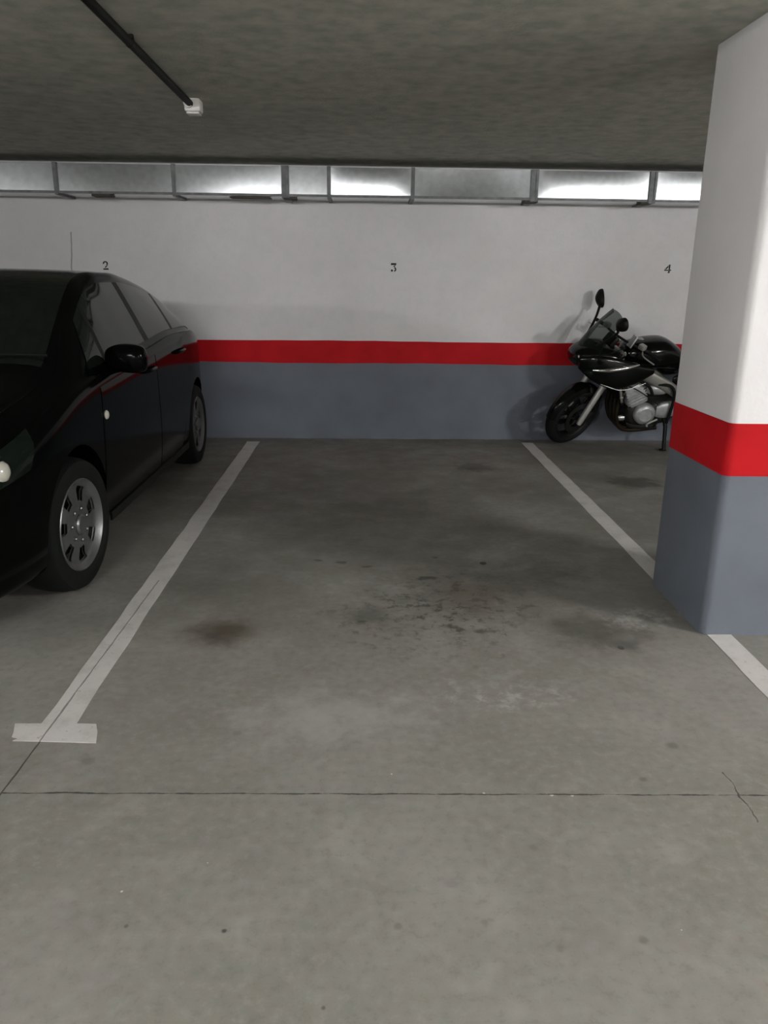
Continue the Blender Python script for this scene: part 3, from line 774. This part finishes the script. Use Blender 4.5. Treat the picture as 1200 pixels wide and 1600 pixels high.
for s in (-1, 1):
    bm = lathe([(.095, s * .066), (.149, s * .066), (.149, s * .071), (.095, s * .071)], fc, 'Y', 48, closed=True)
    for k in range(6):
        a = 2 * math.pi * k / 6; add_tube(bm, [(fc[0] + .03 * math.cos(a), s * .06, fc[2] + .03 * math.sin(a)), (fc[0] + .10 * math.cos(a + .25), s * .067, fc[2] + .10 * math.sin(a + .25))], .006, 6)
    bp('brake_disc', bm, M['disc'], fwheel, steer=True)
rwheel, rc = moto_wheel(-1.44, .315, .18, .216, 3, False, 0.0)
bp('brake_disc', lathe([(.07, -.07), (.122, -.07), (.122, -.075), (.07, -.075)], rc, 'Y', 40, closed=True), M['disc'], rwheel)

# fork: pale lower legs, stanchions, calipers, yokes
up_ = AX; fwd = Vector((.9063, 0, .4226))
for s in (-1, 1):
    b0 = Vector((-.012, s * .098, .285)); 
    bm = bmesh.new()
    add_tube(bm, [b0 - up_ * .03, b0 + up_ * .01, b0 + up_ * .36], [.022, .027, .028], 16)
    add_tube(bm, [b0 + up_ * .36, b0 + up_ * .385], [.033, .033], 16)
    leg = bp('fork_leg', bm, M['fork'], steer=True)
    bp('stanchion', tube([b0 + up_ * .37, b0 + up_ * .72], .0215, 14), M['chrome'], leg, steer=True)
    cal = bmesh.new(); add_box(cal, b0 + up_ * .07 - fwd * .085 - Vector((0, s * .018, 0)), (.055, .05, .10), .012, Matrix.Rotation(math.radians(-25), 3, 'Y'))
    bp('brake_caliper', cal, M['dark_metal'], leg, steer=True)
bm = bmesh.new()
add_box(bm, Vector((-.012, 0, .285)) + up_ * .52 - fwd * .02, (.09, .26, .04), .012, Matrix.Rotation(math.radians(-25), 3, 'Y'))
add_box(bm, Vector((-.012, 0, .285)) + up_ * .70 - fwd * .02, (.09, .25, .03), .010, Matrix.Rotation(math.radians(-25), 3, 'Y'))
bp('fork_yoke', bm, M['frame'], steer=True)
# front mudguard
bm = bmesh.new(); n = 22; rows = []
for k in range(n + 1):
    a = math.radians(8 + 142 * k / n); row = []
    for j in range(9):
        t = -1 + 2 * j / 8; wv = .072 * (1 - .35 * max(0, (math.cos(a) - .2))) ; R_ = .322 - .028 * t * t - (.03 if abs(t) > .9 else 0)
        row.append((R_ * math.cos(a), t * wv, .31 + R_ * math.sin(a)))
    rows.append(row)
V = [[bm.verts.new(p) for p in r] for r in rows]
V2 = [[bm.verts.new((p[0] * .985, p[1] * .97, .31 + (p[2] - .31) * .985)) for p in r] for r in rows]
for a, b, a2, b2 in zip(V, V[1:], V2, V2[1:]):
    for j in range(8): bm.faces.new((a[j], a[j + 1], b[j + 1], b[j])); bm.faces.new((a2[j], b2[j], b2[j + 1], a2[j + 1]))
    bm.faces.new((a[0], b[0], b2[0], a2[0])); bm.faces.new((a[8], a2[8], b2[8], b[8]))
for r, q in ((V[0], V2[0]), (V[-1], V2[-1])):
    for j in range(8): bm.faces.new((r[j], r[j + 1], q[j + 1], q[j]))
bp('front_mudguard', bm, M['bike_black'], steer=True)

# half fairing: nose cowl and two side panels with highlight strips
bp('fairing', loft([(.115, .862, .03, .03), (.098, .866, .085, .06), (.045, .870, .15, .090), (-.05, .878, .195, .110), (-.15, .880, .215, .112), (-.25, .872, .222, .100), (-.28, .870, .20, .08)], 30, 2.5), M['bike_black'])
for s in (-1, 1):
    bm = bmesh.new()
    add_loft(bm, dense([(.07, .84, .02, .05, s * .140, 2.2), (-.03, .815, .028, .105, s * .195, 2.2), (-.16, .785, .032, .135, s * .226, 2.2), (-.29, .765, .030, .130, s * .240, 2.2), (-.44, .772, .026, .085, s * .235, 2.2), (-.58, .79, .012, .025, s * .220, 2.2)], 4), 20)
    pan = bp('side_fairing', bm, M['bike_black'])
    # strips standing in for the lamp highlight and rim light along the lower edge
    bp('highlight_strip', tube([(-.03, s * .222, .800), (-.16, s * .260, .812), (-.30, s * .272, .836), (-.42, s * .262, .862)], [.006, .020, .019, .007], 10, 4), M['chrome'], pan)
    bp('rim_light_strip', tube([(-.12, s * .232, .680), (-.22, s * .252, .648), (-.29, s * .258, .634), (-.38, s * .258, .646), (-.52, s * .240, .690)], .0035, 8, 5), M['fork'], pan)
    bp('indicator', loft([(.03, .775, .008, .010, s * .20), (.01, .775, .022, .02, s * .205), (-.02, .775, .024, .022, s * .21), (-.05, .775, .012, .012, s * .20)], 14, 2.0), M['lens_dark'])
# twin headlamps; pale domes on the dark lenses stand in for glints
for s in (-1, 1):
    hb = bmesh.new(); add_loft(hb, dense([(.108, .858, .012, .010, s * .055), (.10, .861, .038, .026, s * .062), (.07, .866, .062, .042, s * .085), (.02, .872, .072, .046, s * .105)], 4), 20, 2.3)
    hl = bp('headlight', hb, M['lens_dark'])
    bp('reflector_glint', lathe([(.014, 0), (.018, .010), (.008, .016)], (.066, s * .118, .884), 'X', 16), M['lens'], hl)
    bp('reflector_glint', lathe([(.010, 0), (.013, .008), (.006, .012)], (.060, s * .134, .858), 'X', 16), M['lens'], hl)
# windscreen
bm = bmesh.new(); NU, NV = 20, 12; o, i_ = {}, {}
for a in range(NU + 1):
    for b in range(NV + 1):
        t, v = -1 + 2 * a / NU, b / NV
        hw = .190 * (1 - v) + .110 * v + .02 * math.sin(math.pi * v) - .03 * max(0, v - .8) * 5 * abs(t) ** 3 * 0
        top = 1 - .16 * abs(t) ** 3
        x = (.075 - .285 * v * top) - .15 * t * t * (1 - .35 * v); z = .925 + .345 * v * top - .015 * t * t * (1 - v) + .022 * math.sin(math.pi * v)
        o[a, b] = bm.verts.new((x, t * hw, z)); i_[a, b] = bm.verts.new((x - .0025, t * hw * .985, z - .0025))
for a in range(NU):
    for b in range(NV): bm.faces.new((o[a, b], o[a + 1, b], o[a + 1, b + 1], o[a, b + 1])); bm.faces.new((i_[a, b], i_[a, b + 1], i_[a + 1, b + 1], i_[a + 1, b]))
edge = [(a, 0) for a in range(NU)] + [(NU, b) for b in range(NV)] + [(a, NV) for a in range(NU, 0, -1)] + [(0, b) for b in range(NV, 0, -1)]
for k in range(len(edge)):
    p, q = edge[k], edge[(k + 1) % len(edge)]; bm.faces.new((o[p], i_[p], i_[q], o[q]))
bp('windscreen', bm, M['screen'])
# cowl mirrors on long stalks
for s, hx, hz in ((-1, -.225, 1.270), (1, -.150, 1.235)):
    y0, y1 = s * .165, s * .335
    bm = bmesh.new(); add_tube(bm, [(-.06, y0 - s * .02, .985), (-.10, y0 + s * .02, 1.03), (-.17, s * .26, 1.13), (hx + .01, y1 - s * .01, hz - .05)], [.018, .013, .011, .013], 10, 4)
    st = bp('mirror', bm, M['trim'])
    hb = bmesh.new(); add_loft(hb, dense([(.045, 0, .01, .008), (.035, 0, .04, .028), (.01, 0, .078, .052), (-.018, 0, .084, .056), (-.024, 0, .078, .050)], 4), 22, 2.4)
    R_ = Matrix.Translation((hx, y1 + s * .035, hz)) @ Matrix.Rotation(s * .95 if s < 0 else s * .35, 4, 'X') @ Matrix.Rotation(math.radians(8), 4, 'Y')
    xform(hb, R_); hd = bp('mirror_housing', hb, M['trim'], st)
    gb = bmesh.new(); add_loft(gb, [(-.0245, 0, .068, .042), (-.0262, 0, .068, .042)], 22, 2.4); xform(gb, R_); bp('mirror_glass', gb, M['mirror'], st)
# instruments and handlebar
bm = bmesh.new(); add_box(bm, (-.235, 0, 1.0), (.05, .20, .11), .02, Matrix.Rotation(math.radians(-35), 3, 'Y')); bp('instrument_panel', bm, M['trim'])
hbm = tube([(-.42, .385, .985), (-.385, .27, 1.01), (-.345, .14, 1.012), (-.335, 0, 1.012), (-.345, -.14, 1.012), (-.385, -.27, 1.01), (-.42, -.385, .985)], .011, 10, 4)
hbar = bp('handlebar', hbm, M['dark_metal'], steer=True)
for s in (-1, 1):
    bp('grip', tube([(-.385, s * .275, 1.008), (-.422, s * .392, .984)], .017, 12), M['rubber'], hbar, steer=True)
    bp('lever', tube([(-.355, s * .235, 1.0), (-.315, s * .29, .99), (-.335, s * .40, .970)], .006, 8, 4), M['fork'], hbar, steer=True)
    bm = bmesh.new(); add_box(bm, (-.36, s * .215, 1.035), (.05, .06, .045), .008); bp('fluid_reservoir', bm, M['fork'], hbar, steer=True)
bm = bmesh.new(); add_box(bm, (-.385, .105, 1.02), (.012, .085, .105), .004, Matrix.Rotation(math.radians(-28), 3, 'Y'))
for yy in (.068, .142): add_tube(bm, [(-.362, yy, .972), (-.415, yy, 1.072)], .006, 8)
bp('handlebar_clamp', bm, M['fork'])
# fuel tank, seat, tail
bp('fuel_tank', loft([(-.345, .86, .07, .05), (-.37, .875, .115, .095), (-.46, .885, .155, .118), (-.60, .895, .175, .132), (-.72, .895, .168, .130), (-.84, .855, .125, .105), (-.90, .825, .09, .07), (-.93, .81, .06, .04)], 30, 2.5), M['bike_black'])
bp('fuel_cap', lathe([(.038, 0), (.038, .012), (.03, .016)], (-.52, 0, 1.0), 'Z', 24), M['fork'])
bp('seat', loft([(-.86, .80, .085, .035), (-.92, .815, .12, .05), (-1.08, .815, .145, .05), (-1.22, .835, .14, .055), (-1.30, .875, .13, .055), (-1.46, .89, .115, .05), (-1.58, .895, .07, .03)], 26, 2.8), M['seat'])
tail = bp('tail', loft([(-.88, .755, .09, .045), (-1.05, .765, .15, .05), (-1.30, .80, .155, .055), (-1.55, .84, .125, .05), (-1.74, .875, .06, .025)], 24, 2.4), M['bike_black'])
bp('tail_light', loft([(-1.70, .862, .055, .022), (-1.765, .878, .04, .014)], 18, 2.4), M['redlens'], tail)
bp('silencer', loft([(-1.18, .70, .05, .045), (-1.25, .715, .085, .06), (-1.62, .79, .085, .06), (-1.66, .80, .05, .035)], 22, 2.6), M['frame'])
bp('rear_mudguard', tube([(-1.50, 0, .80), (-1.66, 0, .70), (-1.74, 0, .56)], [.05, .05, .03], 10, 3), M['trim'])
for s in (-1, 1):
    bp('indicator', tube([(-1.60, s * .09, .80), (-1.61, s * .17, .80), (-1.61, s * .21, .80)], [.010, .012, .022], 10), M['orange'])
# frame beams, side cover, swingarm
for s in (-1, 1):
    bm = bmesh.new(); add_loft(bm, dense([(-.34, .85, .022, .05, s * .06), (-.46, .775, .026, .062, s * .135), (-.66, .685, .028, .058, s * .175), (-.82, .60, .028, .06, s * .165), (-.93, .50, .026, .06, s * .15), (-.97, .42, .022, .05, s * .14)], 4), 18, 3.0)
    bp('frame_beam', bm, M['frame'])
    bm = bmesh.new(); add_loft(bm, dense([(-.80, .69, .012, .03, s * .165), (-.90, .70, .02, .07, s * .165), (-1.02, .70, .018, .05, s * .16), (-1.10, .72, .008, .02, s * .15)], 4), 16, 2.4)
    bp('side_cover', bm, M['bike_black'])
    bm = bmesh.new(); add_loft(bm, dense([(-.92, .40, .022, .04, s * .11), (-1.15, .36, .02, .038, s * .125), (-1.44, .325, .02, .034, s * .13), (-1.50, .32, .014, .02, s * .13)], 4), 14, 3.0)
    bp('swingarm', bm, M['frame'])
    pg = tube([(-.93, s * .17, .36), (-.94, s * .22, .345), (-.945, s * .30, .34)], [.012, .013, .016], 10); bp('footpeg', pg, M['fork'])
# engine
bm = bmesh.new(); add_loft(bm, dense([(-.46, .36, .12, .07), (-.50, .355, .155, .105), (-.62, .36, .165, .125), (-.82, .385, .16, .13), (-.92, .40, .12, .09)], 3), 22, 3.6)
eng = bp('engine', bm, M['engine_dark'])
bm = bmesh.new()
Rt = Matrix.Rotation(math.radians(28), 3, 'Y')
add_box(bm, (-.50, 0, .545), (.17, .33, .20), .02, Rt)
for k in range(5): add_box(bm, (-.50 + .018 * (k - 2) * .5 + .0, 0, .49 + k * .025), (.185, .345, .008), .003, Rt)
bp('cylinder_block', bm, M['engine'], eng)
bm = bmesh.new(); add_box(bm, (-.455, 0, .665), (.15, .31, .07), .025, Rt); bp('cylinder_head_cover', bm, M['engine'], eng)
for s in (-1, 1):
    bp('crankcase_cover', lathe([(.098, s * .14), (.098, s * .178), (.088, s * .195), (.060, s * .205), (.055, s * .200), (.02, s * .20)], (-.60, 0, .375), 'Y', 36), M['engine'], eng)
    bm = bmesh.new(); add_loft(bm, dense([(-.70, .40, .02, .05, s * .165), (-.76, .41, .03, .075, s * .165), (-.86, .42, .03, .07, s * .16), (-.92, .42, .015, .03, s * .15)], 4), 18, 3.0)
    bp('sprocket_cover', bm, M['engine'], eng)
    bp('throttle_body', loft([(-.58, .60, .02, .03, s * .14), (-.64, .60, .045, .05, s * .14), (-.74, .60, .045, .045, s * .14), (-.78, .60, .02, .03, s * .14)], 16, 2.6), M['engine'], eng)
for s in (-1.5, -.5, .5, 1.5):
    bp('header_pipe', tube([(-.42, s * .085, .58), (-.37, s * .085, .50), (-.36, s * .082, .36), (-.42, s * .065, .22), (-.56, s * .05, .18), (-.80, s * .03, .19)], .0185, 12, 5), M['exhaust'])
bp('oil_filter', lathe([(.036, 0), (.036, .07), (.03, .078)], (-.46, .06, .30), 'X', 20), M['chrome'])
bp('sump', loft([(-.50, .235, .06, .02), (-.56, .22, .09, .045), (-.72, .22, .09, .045), (-.80, .24, .06, .03)], 18, 3.0), M['engine_dark'])
# radiator with its pale side bracket
bm = bmesh.new(); Rr = Matrix.Rotation(math.radians(16), 3, 'Y')
add_box(bm, (-.345, 0, .575), (.035, .34, .25), .006, Rr); rad = bp('radiator', bm, M['trim'])
bm = bmesh.new(); add_box(bm, (-.335, .182, .585), (.022, .022, .20), .006, Rr)
for dz in (-.05, .05): add_box(bm, (-.335 + .28 * dz, .190, .585 + dz), (.032, .02, .02), .004, Rr)
bp('side_bracket', bm, M['frame'], rad)
bp('coolant_hose', tube([(-.36, .15, .66), (-.46, .20, .70), (-.58, .20, .64), (-.64, .17, .55)], .014, 10, 5), M['rubber'])
bp('clutch_cable', tube([(-.30, .20, .99), (-.14, .19, .90), (-.26, .21, .72), (-.50, .20, .60), (-.70, .19, .47)], .005, 8, 6), M['rubber'])
bp('chain', tube([(-.86, .095, .44), (-1.15, .105, .40), (-1.44, .11, .36)], .012, 8, 2), M['dark_metal'])
bp('rear_sprocket', lathe([(.03, .10), (.085, .10), (.085, .106), (.03, .106)], rc, 'Y', 36, closed=True), M['dark_metal'])
# side stand and the gear-side guard bar above it
foot = BI @ Vector((2.715, 6.748, 0.010))
bm = bmesh.new()
add_tube(bm, [(-.80, .16, .34), (-.81, .20, .26), tuple(foot)], [.020, .018, .016], 12)
add_box(bm, tuple(foot + Vector((0.01, .0, .004))), (.06, .035, .010), .003)
bp('side_stand', bm, M['trim'])
bp('gear_lever', tube([(-.72, .19, .33), (-.62, .225, .30), (-.60, .27, .30)], .008, 8, 3), M['fork'])
bp('hose', tube([(-.66, .19, .66), (-.76, .21, .655), (-.81, .22, .60), (-.82, .22, .50), (-.815, .215, .40), (-.81, .20, .30)], .014, 10, 5), M['rubber'])
